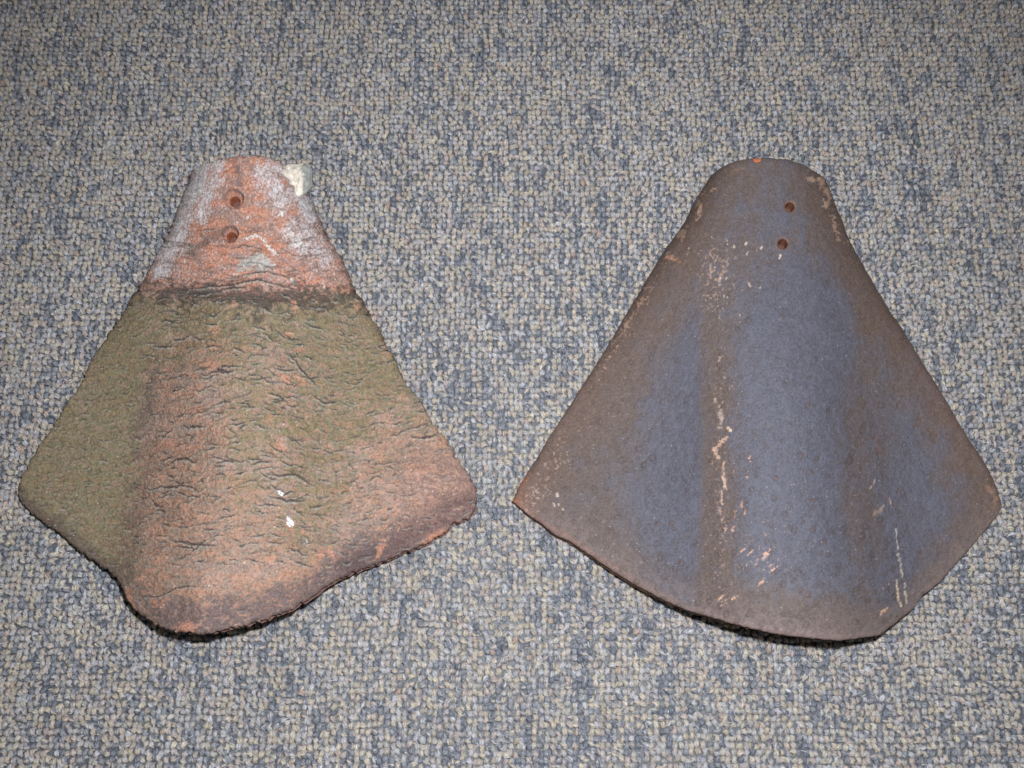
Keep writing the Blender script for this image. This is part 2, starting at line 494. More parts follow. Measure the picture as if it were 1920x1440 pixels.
# ------------------------------------------------------------------ the weathered terracotta tile
def build_old_tile():
    left = [(361, 318), (347, 351), (329, 400), (306, 450), (272, 515), (259, 533), (238, 570), (214, 609), (195, 636), (168, 676), (152, 712),
            (119, 760), (100, 798), (76, 828), (54, 866), (38, 895), (30, 918)]
    right = [(553, 314), (572, 350), (592, 395), (618, 450), (642, 489), (657, 523), (678, 562), (712, 617), (734, 663), (749, 690), (758, 714),
             (780, 741), (794, 757), (808, 790), (832, 817), (845, 835), (855, 855), (878, 888), (892, 912), (895, 932)]
    top = [(361, 318), (370, 309), (387, 301), (415, 295), (441, 289), (467, 287), (496, 290), (514, 298), (532, 306), (553, 314)]
    bottom = [(30, 918), (34, 937), (45, 952), (62, 968), (92, 985), (120, 1007), (150, 1035), (185, 1060), (210, 1078), (225, 1096), (235, 1120),
              (250, 1142), (275, 1162), (300, 1176), (332, 1184), (360, 1187), (392, 1189), (425, 1179), (440, 1178), (472, 1169), (522, 1152),
              (570, 1127), (615, 1097), (660, 1073), (702, 1057), (765, 1033), (800, 1019), (815, 1009), (838, 996), (848, 981), (882, 970), (892, 952), (895, 932)]
    def height(u, v):
        k = sstep(0.10, 0.72, v)
        s = 2 * u - 1
        arch = np.sqrt(np.clip(1 - np.abs(s) ** 2.3, 0, 1)) * 0.046
        uc = 0.53 - 0.08 * v
        lw = 0.14 + 0.10 * (1 - v); rw = 0.24 + 0.06 * (1 - v)
        d = (u - uc) / np.where(u < uc, lw, rw)
        bell = np.exp(-np.abs(d) ** 2.2) * 0.044 + 0.016 * (1 - np.abs(s) ** 2.0)
        return (1 - k) * arch + k * bell
    sh = Shell(left, right, top, bottom, height, 4.2, 3)
    px, py, u, v = sh.px, sh.py, sh.u, sh.v
    r = np.random.default_rng(8)
    wx = px + 7 * fbm(px * 0.02, py * 0.02, 31, 3); wy = py + 7 * fbm(px * 0.02, py * 0.02, 35, 3)
    f1 = fbm(wx * 0.012, wy * 0.02, 1, 4); f2 = fbm(wx * 0.045, wy * 0.075, 2, 4, 0.6)
    f3 = fbm(px * 0.16, py * 0.22, 3, 4, 0.65); f4 = fbm(px * 0.5, py * 0.5, 4, 2)
    strk = fbm(u * 60, v * 5, 14, 3)
    # --- cracks
    cm = CrackMap(0, 260, 920, 1220)
    def ang_at(x, y):
        if y < 560: return 0.22 * math.sin((x - 470) / 90)
        t = (y - 560) / 620
        if x < 260: return -0.18
        if x < 470: return -0.05
        if x < 640: return 0.26
        return -0.14
    y = 552.0
    while y < 1150:
        x = r.uniform(30, 70)
        while x < 890:
            hump_ = 285 < x < 580
            L = r.uniform(12, 46) if hump_ else r.uniform(8, 30)
            if r.random() < 0.10 and hump_: L *= 1.6
            p_skip = 0.15 if hump_ else (0.30 if x < 285 else 0.22)
            if y > 1060: p_skip = 0.9
            if x > 700 and y > 840: p_skip = 0.6
            if r.random() > p_skip:
                amp = min(1.0, r.uniform(0.35, 1.15)) * (1.0 if hump_ else 0.8)
                if x < 240: amp *= 0.72
                cm.line(walk(r, x, y + r.normal(0, 4.5), ang_at(x, y), L), r.uniform(0.95, 1.65) * (1.0 if hump_ else 0.95), amp)
            x += L + r.uniform(3, 26)
        y += r.uniform(7, 11)
    for pts, w_, a_ in [
        ([(375, 700), (385, 704), (400, 697), (415, 692), (428, 700), (445, 692)], 1.8, 1.0),
        ([(338, 798), (352, 801), (370, 799), (388, 800)], 1.8, 1.0), ([(315, 868), (330, 862), (346, 858), (362, 868), (372, 862)], 2.2, 1.0),
        ([(268, 915), (282, 920), (298, 913), (318, 912), (340, 910), (360, 912), (372, 924), (385, 914)], 1.8, 1.0),
        ([(280, 938), (298, 952)], 1.8, 1.0), ([(330, 1014), (352, 1020), (380, 1022), (410, 1022)], 1.8, 0.9),
        ([(255, 1120), (300, 1118), (330, 1104), (350, 1098), (372, 1102), (390, 1100)], 1.3, 0.9),
        ([(500, 888), (525, 892), (550, 888), (565, 896), (590, 910)], 1.9, 1.0), ([(502, 930), (540, 938), (575, 938)], 1.9, 1.0),
        ([(536, 657), (552, 672), (565, 690), (590, 720), (600, 726)], 1.7, 1.0), ([(770, 818), (790, 823), (810, 818), (822, 812)], 1.8, 1.0),
        ([(752, 806), (785, 800), (808, 792)], 1.4, 0.8), ([(690, 868), (720, 870), (745, 862)], 1.4, 0.6),
        ([(585, 740), (610, 755), (640, 752)], 1.7, 0.9), ([(300, 612), (330, 606), (350, 603)], 1.2, 0.7),
        ([(400, 545), (430, 540), (460, 538)], 2.0, 1.0), ([(330, 546), (365, 540), (400, 536), (440, 533), (480, 522), (505, 528), (545, 540), (560, 548)], 1.8, 0.9),
        ([(420, 522), (450, 517), (470, 511), (500, 508), (530, 516), (555, 530)], 1.6, 0.8), ([(345, 556), (380, 548), (430, 544)], 1.3, 0.7),
        ([(430, 467), (455, 460), (480, 463), (500, 470)], 1.4, 0.7), ([(368, 434), (390, 430), (410, 428)], 1.3, 0.8),
        ([(500, 383), (520, 388), (540, 396)], 1.2, 0.5), ([(520, 462), (545, 474), (562, 486)], 1.2, 0.6), ([(395, 412), (420, 408)], 1.0, 0.5),
        ([(440, 500), (465, 490), (490, 494), (520, 506)], 1.3, 0.6)]:
        q = resample(pts, max(4, int(len(pts) * 3)))
        q = q + r.normal(0, 0.9, q.shape)
        cm.line(q, w_, a_)
    dep, lip = cm.sample(px + 1.2 * f4 + 1.0 * f3, py + 0.9 * fbm(px * 0.4, py * 0.4, 44, 2) + 0.7 * f3)
    pit = sstep(0.42, 0.85, fbm(px * 0.30, py * 0.34, 47, 2)) * sstep(530, 580, py)
    coarse_m = sstep(520, 580, py)
    # --- colour
    terra = lin((180, 132, 106)); orange = lin((204, 140, 108)); pink = lin((182, 148, 134)); greyb = lin((140, 122, 112))
    algae = lin((125, 116, 76)); algae2 = lin((106, 107, 70)); dark = lin((84, 68, 65)); purple = lin((106, 88, 90)); white = lin((198, 194, 192))
    c = np.broadcast_to(terra, px.shape + (3,)).copy()
    c = mixc(c, pink, sstep(-0.3, 0.7, f1 + 0.4 * f3) * 0.6)
    c = mixc(c, orange, sstep(0.15, 0.75, f2 + 0.25 * f3) * 0.75)
    c = mixc(c, greyb, sstep(-0.25, 0.55, f3 * 0.8 - f2 * 0.5) * 0.75)
    c = mixc(c, lin((128, 122, 104)), sstep(-0.1, 0.8, f4 * 0.5 + f3 * 0.6 - 0.3 * f1) * 0.40)
    # algae: left wing, the right valley, below the dark band
    f5 = fbm(wx * 0.09, wy * 0.16, 29, 4, 0.7)
    edg = 300 - 0.135 * (py - 600)
    wing = sstep(edg + 30, edg - 32, px + 22 * f2 + 10 * f1) * sstep(1130, 1060, py)
    valley = (0.72 + 0.3 * f5) * sstep(490, 560, px + 24 * f2) * sstep(735, 650, px + 0.10 * (py - 700) + 25 * f1) * sstep(1090, 940, py + 30 * f1) * 0.90
    rwing = sstep(560, 640, px) * sstep(930, 760, py + 0.35 * (px - 640) + 70 * f1 + 30 * f2) * 0.82
    band = sstep(535, 575, py) * sstep(690, 600, py + 35 * f1 - 0.35 * np.abs(px - 420)) * 0.90
    cream = np.exp(-((px - 470) / 60) ** 2) * sstep(600, 680, py) * sstep(1080, 820, py) * 0.72
    alg = np.clip(np.maximum.reduce([wing * sstep(520, 580, py) * 0.97, valley, rwing, band, cream]), 0, 1)
    am = sstep(0.05, 1.15, alg + 0.34 * f3 + 0.16 * f4 + 0.30 * f2 + 0.30 * f5)
    c = mixc(c, algae, am * (0.84 - 0.22 * sstep(0.15, 0.7, f5 + 0.4 * f3)))
    c = mixc(c, algae2, am * sstep(0.0, 0.6, f3 + 0.3 * f4) * 0.55)
    ygreen = np.exp(-((px - 545) / 45) ** 2 - ((py - 790) / 60) ** 2) + 0.6 * np.exp(-((px - 590) / 30) ** 2 - ((py - 950) / 40) ** 2)
    c = mixc(c, lin((120, 116, 62)), np.clip(ygreen, 0, 1) * sstep(-0.1, 0.5, f2 + 0.4 * f3) * 0.6)
    # form shade of the hump painted into the colour, streaky along its foot
    foot = np.exp(-((px - (edg - 4)) / 20) ** 2) * sstep(600, 720, py)
    c = mixc(c, lin((98, 82, 78)), np.clip(foot, 0, 1) * sstep(-0.7, 0.3, f2 + 0.5 * strk) * 0.70)
    # dark rim of the lower edge
    rim = sstep(84, 30, sh.db + 26 * f2 - 10 * f1) * sstep(0.20, 0.42, u)
    c = mixc(c, purple, rim * sstep(-1.0, 0.0, f3 + 0.3 * f2) * 0.88)
    rim2 = np.exp(-(poly_dist(px, py, [(650, 1062), (720, 1030), (800, 985), (870, 945)]) / 22) ** 2)
    c = mixc(c, lin((92, 70, 72)), rim2 * sstep(-0.6, 0.3, f2 + 0.4 * f3 + 0.3) * 0.8)
    rim3 = sstep(40, 6, sh.db + 10 * f2) * sstep(0.32, 0.22, u)
    c = mixc(c, lin((96, 78, 72)), rim3 * 0.8)
    # right corner: redder
    rc = sstep(690, 800, px) * sstep(800, 880, py)
    c = mixc(c, lin((142, 100, 92)), rc * sstep(-0.4, 0.4, f3) * 0.7)
    # head: where the tile above lapped over, clean orange with lime bloom
    yline = 538 + 12 * np.sin((px - 300) / 120) + 10 * f2
    head = sstep(yline + 14, yline - 16, py + 9 * f3)
    hc = np.broadcast_to(lin((192, 138, 118)), px.shape + (3,)).copy()
    hc = mixc(hc, lin((206, 124, 84)), sstep(0.0, 0.6, f2 + 0.3 * f3 + 0.45 * np.exp(-((px - 470) / 60) ** 2)) * 0.8)
    hc = mixc(hc, lin((132, 106, 98)), sstep(-0.05, 0.6, f3 * 0.8 - f2 * 0.7) * 0.7)
    hc = mixc(hc, lin((172, 142, 136)), sstep(0.1, 0.8, fbm(px * 0.06, py * 0.06, 66, 4, 0.7)) * 0.55)
    def veil(poly, wdt, k=1.0):
        return k * np.exp(-(poly_dist(px, py, poly) / wdt) ** 2)
    lime = np.maximum.reduce([veil([(380, 312), (352, 380), (330, 430), (308, 485)], 30), veil([(405, 310), (395, 350), (375, 400)], 22, 0.8),
                              veil([(345, 400), (335, 450), (300, 510)], 20, 0.9),
                              veil([(560, 362), (585, 405)], 20, 1.0), veil([(495, 325), (530, 380)], 26, 0.8), veil([(548, 430), (565, 462)], 22, 0.85),
                              veil([(570, 430), (612, 485)], 26, 0.75), veil([(520, 385), (548, 410)], 10, 0.6), veil([(505, 305), (548, 335)], 16, 0.75)])
    fst = fbm(px * 0.16 + py * 0.07, py * 0.06 - px * 0.02, 61, 4, 0.75)
    lm = sstep(0.12, 0.90, lime + 0.42 * fst + 0.20 * f4 - 0.05)
    hc = mixc(hc, lin((196, 182, 186)), lm * 0.9)
    hc = mixc(hc, lin((204, 200, 204)), sstep(0.70, 1.25, lime + 0.45 * fst + 0.3 * f4) * 0.8)
    gp = np.maximum(veil([(455, 496), (478, 486), (496, 491)], 12), veil([(445, 506), (490, 503), (512, 498)], 6, 0.8))
    hc = mixc(hc, lin((176, 174, 168)), sstep(0.35, 0.75, gp + 0.42 * f3 + 0.2 * f2) * 0.92)
    wl = np.maximum.reduce([veil([(463, 447), (478, 442), (492, 447), (500, 460), (515, 475)], 4.5), veil([(352, 468), (362, 463)], 4), veil([(525, 400), (530, 404)], 6),
                            veil([(545, 440), (556, 455)], 11), veil([(440, 515), (470, 518)], 5, 0.8), veil([(545, 524), (552, 530)], 5), veil([(462, 405), (468, 410)], 5)])
    hc = mixc(hc, lin((212, 208, 204)), sstep(0.55, 1.0, wl + 0.55 * f3 + 0.25 * f4) * 0.85)
    spw = fbm(px * 0.35, py * 0.30, 67, 2)
    hc = mixc(hc, lin((214, 206, 206)), sstep(0.62, 0.95, spw + 0.25 * lime) * 0.55)
    stra = fbm(px * 0.03, (py - 14 * np.cos((px - 465) / 70)) * 0.16, 68, 4, 0.6)
    hc = mixc(hc, lin((112, 92, 86)), sstep(0.15, 0.75, stra) * sstep(380, 460, py) * 0.7)
    darks = np.maximum.reduce([veil([(360, 470), (400, 445), (425, 432)], 11), veil([(440, 300), (450, 345)], 12, 0.7), veil([(430, 430), (380, 440)], 8, 0.7)])
    hc = mixc(hc, lin((104, 88, 84)), sstep(0.4, 0.8, darks + 0.3 * f3) * 0.6)
    c = c + (hc - c) * head[..., None]
    bandm = np.exp(-((py - yline - 8) / (26 + 10 * f1)) ** 2) * (0.85 - 0.40 * sstep(570, 640, px) - 0.3 * sstep(320, 280, px))
    c = mixc(c, lin((78, 66, 63)), sstep(0.25, 0.75, bandm + 0.45 * f3 + 0.25 * f2) * 0.80)
    # orange chips and bare spots
    for (x, y, a, b_, ang, k) in [(403, 618, 9, 11, 0, .9), (402, 650, 12, 9, 0, .9), (392, 682, 16, 8, 0, .8), (551, 572, 14, 6, .9, .9), (540, 628, 10, 9, 0, .8), (440, 570, 5, 6, 0, .8),
                                 (537, 711, 14, 6, .7, .9), (563, 712, 12, 7, .6, .7), (370, 768, 14, 6, 0, .9), (320, 830, 14, 9, 0, .7), (350, 840, 30, 8, 0, .6), (670, 575, 7, 12, 0, .7),
                                 (425, 808, 5, 26, 0, .5), (545, 985, 9, 9, 0, .9), (600, 1040, 8, 12, .6, .9), (622, 1040, 6, 14, -.5, .9), (505, 1045, 10, 5, .8, .8), (712, 1030, 7, 14, .3, .9),
                                 (818, 1004, 22, 9, -.5, 1.0), (570, 1000, 8, 9, 0, .5), (290, 1130, 6, 14, -.2, .8), (350, 1176, 16, 10, 0, .9), (244, 1120, 5, 20, -.35, 1.0), (505, 780, 8, 14, .3, .7),
                                 (560, 655, 10, 7, 0, .6), (728, 655, 10, 9, 0, .6), (522, 836, 14, 12, .5, .6), (410, 417, 17, 8, 0, .9), (495, 400, 16, 9, .2, .6), (530, 415, 14, 7, .3, .7), (405, 360, 5, 12, 0, .6)]:
        ca, sa = math.cos(ang), math.sin(ang)
        d = np.hypot(((px - x) * ca + (py - y) * sa) / a, (-(px - x) * sa + (py - y) * ca) / b_)
        c = mixc(c, lin((210, 136, 98)), sstep(1.35, 0.45, d + 0.6 * f3 + 0.4 * f2) * k * 0.72)
    # grains and pale specks
    spk = r.random(px.shape)
    hot = (spk > 0.9991)
    hot = hot | np.roll(hot, 1, 0) | np.roll(hot, 1, 1)
    c = mixc(c, lin((226, 206, 190)), hot * 0.55)
    c = c * (1 + 0.26 * f4 + 0.18 * f3)[..., None]
    c = mixc(c, lin((86, 78, 72)), pit * 0.45)
    strat = fbm(wx * 0.035, wy * 0.22, 53, 4, 0.6)
    c = c * (1 + 0.10 * strat * coarse_m)[..., None]
    c = mixc(c, lin((62, 58, 62)), np.clip(dep * 1.15, 0, 0.92))
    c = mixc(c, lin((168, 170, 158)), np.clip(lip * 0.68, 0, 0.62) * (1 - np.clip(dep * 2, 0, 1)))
    # --- relief
    coarse = sstep(520, 580, py)
    sh.disp = (0.00055 * f2 + 0.00042 * f3 * (0.6 + 0.4 * coarse) + 0.00018 * f4 - 0.0010 * dep + 0.00030 * lip - 0.00045 * pit)
    sh.disp += (0.0009 * fbm(px * 0.012, py * 0.03, 51, 3) + 0.00040 * strat) * coarse
    sh.disp += -0.0012 * np.exp(-((py - yline - 4) / 7) ** 2) + 0.0010 * np.exp(-((py - yline - 18) / 12) ** 2)
    holes = [(438, 375, 20, 10.5), (432, 442, 17, 10.0)]
    sink = np.zeros(px.shape)
    for hx, hy, ro, ri in holes:
        d = np.hypot(px - hx, (py - hy + (2 if ro > 18 else 3)) * 1.0) + 0.6 * f3
        s_ = sstep(ro, ro - 5, d)
        sink = np.maximum(sink, s_)
        sh.disp -= 0.0030 * s_ + 0.0008 * sstep(ro - 4, ri - 2, d)
        c = mixc(c, lin((178, 108, 78)), sstep(ro - 1, ro - 7, d) * 0.75)
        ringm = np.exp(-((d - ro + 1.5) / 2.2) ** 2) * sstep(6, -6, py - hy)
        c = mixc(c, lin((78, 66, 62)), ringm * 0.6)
    root = bpy.data.objects.new('bonnet_tile', None); scene.collection.objects.link(root)
    b0 = unproject(np.array(455.), np.array(760.), np.array(0.0)); root.location = tuple(b0)
    root['label'] = 'cracked orange terracotta bonnet tile with green algae and a mortar lump at its head'
    root['category'] = 'roof tile'; root['group'] = 'roof tiles laid on the carpet'
    body = sh.build('tile_body', mat_old, desat(c, 0.73) * GAIN * 0.96, holes, root, desat(lin((132, 92, 80))[None], 0.8)[0] * GAIN, 9.0)
    body['label'] = 'weathered terracotta body, grey green below and bare orange at the narrow head'
    for hx, hy, ro, ri in holes:
        o = nail_hole(sh, hx, hy, ri, 0.0085, root, lin((140, 80, 58)) * GAIN, mat_old)
    # --- white lichen specks: slightly raised crusts
    def crust(cx, cy, blobs):
        V = []; Q = []; Cc = []; base = 0
        for (dx, dy, rr) in blobs:
            m, lv = 14, 4
            p, nrm = sh.at(cx + dx, cy + dy)
            p = base_pt(cx + dx, cy + dy)
            for j in range(lv + 1):
                f = j / lv
                for q in range(m):
                    a = q * 2 * math.pi / m
                    w = rr * math.cos(f * 1.5) * (1 + 0.18 * math.sin(3 * a + dx) + 0.14 * math.sin(5 * a + dy))
                    pt = base_pt(cx + dx + math.cos(a) * w, cy + dy + math.sin(a) * w) + nrm * (0.0001 + 0.0009 * math.sin(f * 1.5))
                    V.append(pt); Cc.append(lin((232, 236, 238)) * (0.92 + 0.12 * math.sin(4 * a + j)))
            idx = base + np.arange((lv + 1) * m).reshape(lv + 1, m)
            Q.append(np.stack([idx[:-1], np.roll(idx, -1, 1)[:-1], np.roll(idx, -1, 1)[1:], idx[1:]], -1).reshape(-1, 4))
            base += (lv + 1) * m
        o = mesh_obj('lichen_spot', np.array(V) - np.array(root.location)[None], np.concatenate(Q), mat_mortar, root, np.array(Cc) * 0.85)
        return o
    def base_pt(x, y):
        k = np.argmin((sh.px - x) ** 2 + (sh.py - y) ** 2)
        return sh.top.reshape(-1, 3)[k].copy()
    crust(527, 924, [(-2, -2, 3.8), (2, 2, 4.2), (-1, 1, 3)])
    crust(544, 978, [(-3, -5, 3.5), (1, -1, 4), (-4, 3, 3.6), (4, 4, 4.2), (0, 8, 3), (-3, -9, 2.4), (5, -2, 2.2)])
    crust(576, 1015, [(0, 0, 2.2), (3, 4, 1.6)])
    # --- mortar lump on the right corner of the head
    p, nrm = sh.at(548, 332)
    n1, n2 = 56, 36
    outline = np.array([(530, 311), (545, 306), (558, 309), (568, 306), (580, 309), (586, 318), (585, 334), (585, 348), (580, 358), (570, 365), (559, 370), (550, 355), (540, 340), (531, 324)], float)
    cen = np.array([561, 330.0])
    ol = soften(np.r_[resample(np.r_[outline, outline[:1]], n1 + 1)], 1)[:-1]
    V = []; Cc = []
    zc = p[2] - 0.004
    rr = np.random.default_rng(3)
    for j in range(n2 + 1):
        f = j / n2
        for q in range(n1):
            s_ = min(1.0, f * 2)
            pt = cen + (ol[q] - cen) * s_
            nz = fbm(np.array([pt[0] * 0.13]), np.array([pt[1] * 0.13]), 91, 4, 0.6)[0]
            if f <= 0.5:
                facet = min(0.0, -(pt[0] - 567) * 0.00045) + min(0.0, (pt[1] - 318) * 0.00015)
                z = zc + 0.008 - 0.0045 * s_ ** 3 + facet + 0.0022 * nz
            else:
                zt = zc + 0.0035 + min(0.0, -(pt[0] - 566) * 0.00030)
                z = zt + (-0.001 - zt) * (f - 0.5) * 2 * 0.75
                pt = cen + (ol[q] - cen) * (1 - 0.30 * (f - 0.5) * 2) + np.array([-8, 4]) * (f - 0.5) * 2
            dd = (sh.px - pt[0]) ** 2 + (sh.py - pt[1]) ** 2
            ki = int(np.argmin(dd))
            if f <= 0.5 and dd.flat[ki] < 9:
                z = max(z, sh.top[..., 2].flat[ki] + 0.0012 - 0.0016 * sstep(0.6, 1.0, s_) + 0.0009 * nz)
            w = unproject(pt[0], pt[1], np.array(z))
            V.append(w)
            k = sstep(565, 570, pt[0] + 4 * nz - 0.06 * (pt[1] - 330))
            colr = lin((224, 216, 204)) * (1 - k) + lin((168, 170, 168)) * k
            colr = colr * (1 + 0.20 * nz)
            Cc.append(colr)
    idx = np.arange((n2 + 1) * n1).reshape(n2 + 1, n1)
    Q = np.stack([idx[:-1], idx[1:], np.roll(idx, -1, 1)[1:], np.roll(idx, -1, 1)[:-1]], -1).reshape(-1, 4)
    mo = mesh_obj('mortar_lump', np.array(V) - np.array(root.location)[None], Q, mat_mortar, root, np.clip(np.array(Cc) * GAIN * 1.05, 0, .9))
    mo['label'] = 'cream and grey lump of old mortar stuck on the narrow end'
    return root

# ------------------------------------------------------------------ the dark blue-brown tile
def build_blue_tile():
    left = [(1330, 333), (1322, 345), (1305, 372), (1286, 411), (1261, 446), (1234, 487), (1210, 530), (1180, 578), (1150, 628), (1115, 684), (1098, 711), (1060, 772),
            (1029, 820), (1008, 855), (975, 907), (960, 939)]
    right = [(1549, 334), (1556, 348), (1565, 373), (1578, 405), (1592, 443), (1616, 487), (1640, 530), (1668, 576), (1695, 614), (1730, 674), (1775, 748), (1817, 820),
             (1847, 863), (1866, 898), (1878, 935), (1881, 951)]
    top = [(1330, 333), (1340, 321), (1359, 308), (1380, 299), (1410, 294), (1440, 293), (1473, 296), (1500, 304), (1521, 315), (1543, 328), (1549, 334)]
    bottom = [(960, 939), (986, 961), (1016, 982), (1040, 1002), (1070, 1015), (1116, 1047), (1157, 1075), (1197, 1099), (1238, 1121), (1289, 1144), (1333, 1157),
              (1400, 1176), (1454, 1188), (1508, 1195), (1552, 1199), (1579, 1201), (1617, 1196), (1652, 1191), (1671, 1176), (1692, 1160), (1716, 1140), (1733, 1116), (1766, 1090),
              (1806, 1045), (1839, 1007), (1871, 968), (1881, 951)]
    def height(u, v):
        k = sstep(0.10, 0.75, v)
        s = 2 * u - 1
        arch = np.sqrt(np.clip(1 - np.abs(s) ** 2.3, 0, 1)) * 0.046
        uc = 0.52 + 0.03 * v
        lw = 0.20 + 0.06 * (1 - v); rw = 0.17 + 0.08 * (1 - v)
        d = (u - uc) / np.where(u < uc, lw, rw)
        bell = np.exp(-np.abs(d) ** 2.5) * 0.042 + 0.018 * (1 - np.abs(s) ** 2.0)
        return (1 - k) * arch + k * bell
    sh = Shell(left, right, top, bottom, height, 1.0, 13)
    px, py, u, v = sh.px, sh.py, sh.u, sh.v
    r = np.random.default_rng(18)
    f1 = fbm(px * 0.010, py * 0.007, 1, 4); f2 = fbm(px * 0.045, py * 0.035, 2, 4, 0.6)
    f3 = fbm(px * 0.16, py * 0.14, 3, 4, 0.65); f4 = fbm(px * 0.5, py * 0.5, 4, 2)
    strk = fbm(u * 40, v * 4, 24, 3)
    blue = lin((97, 98, 113)); brown = lin((108, 94, 90)); dbrown = lin((95, 86, 88)); rust = lin((150, 98, 74)); warm = lin((128, 114, 112)); tan = lin((204, 170, 148))
    crease = 1307 + 0.0 * py
    bm = np.maximum.reduce([
        0.95 * sstep(1110, 1260, px + 0.30 * (py - 900) * (py < 900)) * sstep(crease + 22, crease - 14, px + 10 * strk + 8 * f2) * sstep(440, 620, py),
        1.0 * sstep(1350, 1440, px) * sstep(1640, 1540, px) * sstep(400, 600, py) * sstep(1150, 1030, py),
        0.75 * np.exp(-((px - 1705) / 75) ** 2) * sstep(540, 680, py),
        0.28 * np.exp(-((px - 1430) / 90) ** 2) * sstep(320, 400, py) * sstep(620, 470, py)])
    bm = bm - 0.34 * np.exp(-((px - (1338 + 0.02 * (py - 800))) / 26) ** 2) * sstep(520, 640, py)
    edge = np.minimum(np.minimum(sh.dl, sh.dr), sh.db * 1.1)
    bm = bm - 0.6 * sstep(130, 20, edge)
    m = sstep(-0.35, 1.0, bm + 0.12 + 0.26 * f2 + 0.20 * f3 + 0.16 * strk + 0.26 * f1 + 0.10 * f4)
    c = np.broadcast_to(brown, px.shape + (3,)).copy()
    c = mixc(c, dbrown, sstep(0.0, 0.7, f2 + 0.4 * f3) * 0.5)
    c = mixc(c, blue, m * 0.92)
    c = mixc(c, warm, sstep(70, 8, sh.db + 20 * f2) * 0.5)
    c = mixc(c, lin((116, 92, 80)), sstep(90, 6, np.minimum(sh.dl, sh.dr) + 24 * f2) * 0.5)
    c = mixc(c, rust, sstep(16, 4, np.minimum(sh.db, sh.dl * 2.0 + 14) + 5 * f2) * sstep(0.42, 0.1, u) * 0.7)
    c = mixc(c, lin((140, 121, 117)), sstep(16, 3, sh.db + 4 * f2) * 0.75)
    c = mixc(c, rust, np.exp(-np.hypot(px - 966, py - 938) / 16) * 0.9)
    c = mixc(c, rust, np.exp(-(poly_dist(px, py, [(975, 908), (985, 893)]) / 6) ** 2) * 0.8)
    # blisters: shallow ring-shaped pimples
    n = 620
    bx = r.uniform(1000, 1700, n * 3); by = 1185 - np.abs(r.normal(0, 260, n * 3)); keep = by > 560
    bx, by = bx[keep][:n], by[keep][:n]
    disp_b = np.zeros(px.shape); mk = np.zeros(px.shape); cap = np.zeros(px.shape)
    grid_x0, grid_y0 = 940, 280
    mp = np.zeros((960, 960)); mr_ = np.zeros((960, 960))
    for x, y in zip(bx, by):
        rad = r.uniform(3.5, 7.0)
        el = r.uniform(0.55, 1.0); an = r.normal(0.4, 0.5)
        ax, ay = int(x - grid_x0 - 13), int(y - grid_y0 - 13)
        if ax < 0 or ay < 0 or ax + 26 > 960 or ay + 26 > 960: continue
        gy, gx = np.mgrid[ay:ay + 26, ax:ax + 26]
        dx, dy = gx + grid_x0 - x, gy + grid_y0 - y
        d = np.hypot((dx * math.cos(an) + dy * math.sin(an)) / el, -dx * math.sin(an) + dy * math.cos(an)) / rad
        k = r.uniform(0.4, 1.0)
        mp[ay:ay + 26, ax:ax + 26] = np.maximum(mp[ay:ay + 26, ax:ax + 26], k * np.exp(-((d - 0.85) / 0.28) ** 2))
        mr_[ay:ay + 26, ax:ax + 26] = np.maximum(mr_[ay:ay + 26, ax:ax + 26], k * sstep(1.1, 0.5, d))
    def samp(mm):
        x = np.clip(px - grid_x0, 0, 958); y = np.clip(py - grid_y0, 0, 958)
        xi, yi = x.astype(int), y.astype(int); fx, fy = x - xi, y - yi
        return (mm[yi, xi] * (1 - fx) + mm[yi, xi + 1] * fx) * (1 - fy) + (mm[yi + 1, xi] * (1 - fx) + mm[yi + 1, xi + 1] * fx) * fy
    ringm, capm = samp(mp), samp(mr_)
    c = mixc(c, lin((70, 62, 64)), ringm * 0.50)
    c = mixc(c, lin((104, 86, 80)), capm * 0.60 * sstep(-0.2, 0.6, f2 + 0.3))
    # scuffs where the skin is worn off
    f4b = fbm(px * 0.33, py * 0.28, 83, 2)
    def scuff(poly, wdt, k, col=tan, thr=0.45):
        nonlocal c
        s_ = np.exp(-(poly_dist(px, py, poly) / (wdt * 0.95)) ** 2)
        c = mixc(c, col, sstep(thr + 0.05, thr + 0.6, s_ + 0.45 * f3 + 0.45 * f4b) * sstep(0.10, 0.5, s_) * k * 0.9)
    scuff([(1538, 340), (1552, 360), (1550, 385)], 11, 0.75); scuff([(1515, 335), (1530, 338)], 7, 0.6); scuff([(1560, 405), (1566, 430), (1572, 450)], 6, 0.7)
    scuff([(1314, 388), (1310, 405), (1306, 410)], 5, 0.85); scuff([(1330, 358), (1342, 352)], 4, 0.6); scuff([(1252, 480), (1270, 488)], 7, 0.7, lin((196, 140, 112)))
    scuff([(1292, 465), (1290, 476)], 3, 0.7); scuff([(1196, 570), (1210, 558)], 8, 0.7, lin((190, 146, 124))); scuff([(1270, 440), (1282, 432)], 6, 0.55); scuff([(1186, 590), (1172, 612)], 4, 0.5)
    for x, y, k in [(1340, 485, .7), (1340, 498, .7), (1350, 516, .9), (1362, 522, .8), (1374, 532, .9), (1405, 532, .8), (1422, 536, .7), (1340, 559, .9), (1358, 554, .8), (1366, 553, .7),
                    (1362, 450, .7), (1377, 458, .7), (1377, 432, .6), (1400, 455, .8), (1402, 472, .8), (1418, 466, .9), (1428, 464, .7), (1464, 478, 1), (1388, 590, .6), (1388, 600, .6), (1335, 445, .6),
                    (1048, 945, .9), (1055, 952, .9), (1037, 943, .7), (1006, 920, .6), (1044, 925, .7), (1038, 846, .6), (1023, 868, .5), (1345, 660, .7), (1350, 672, .6)]:
        scuff([(x, y), (x + r.normal(0, 1.5), y + r.uniform(2, 7))], r.uniform(2.2, 3.4), k, lin((220, 196, 178)), 0.5)
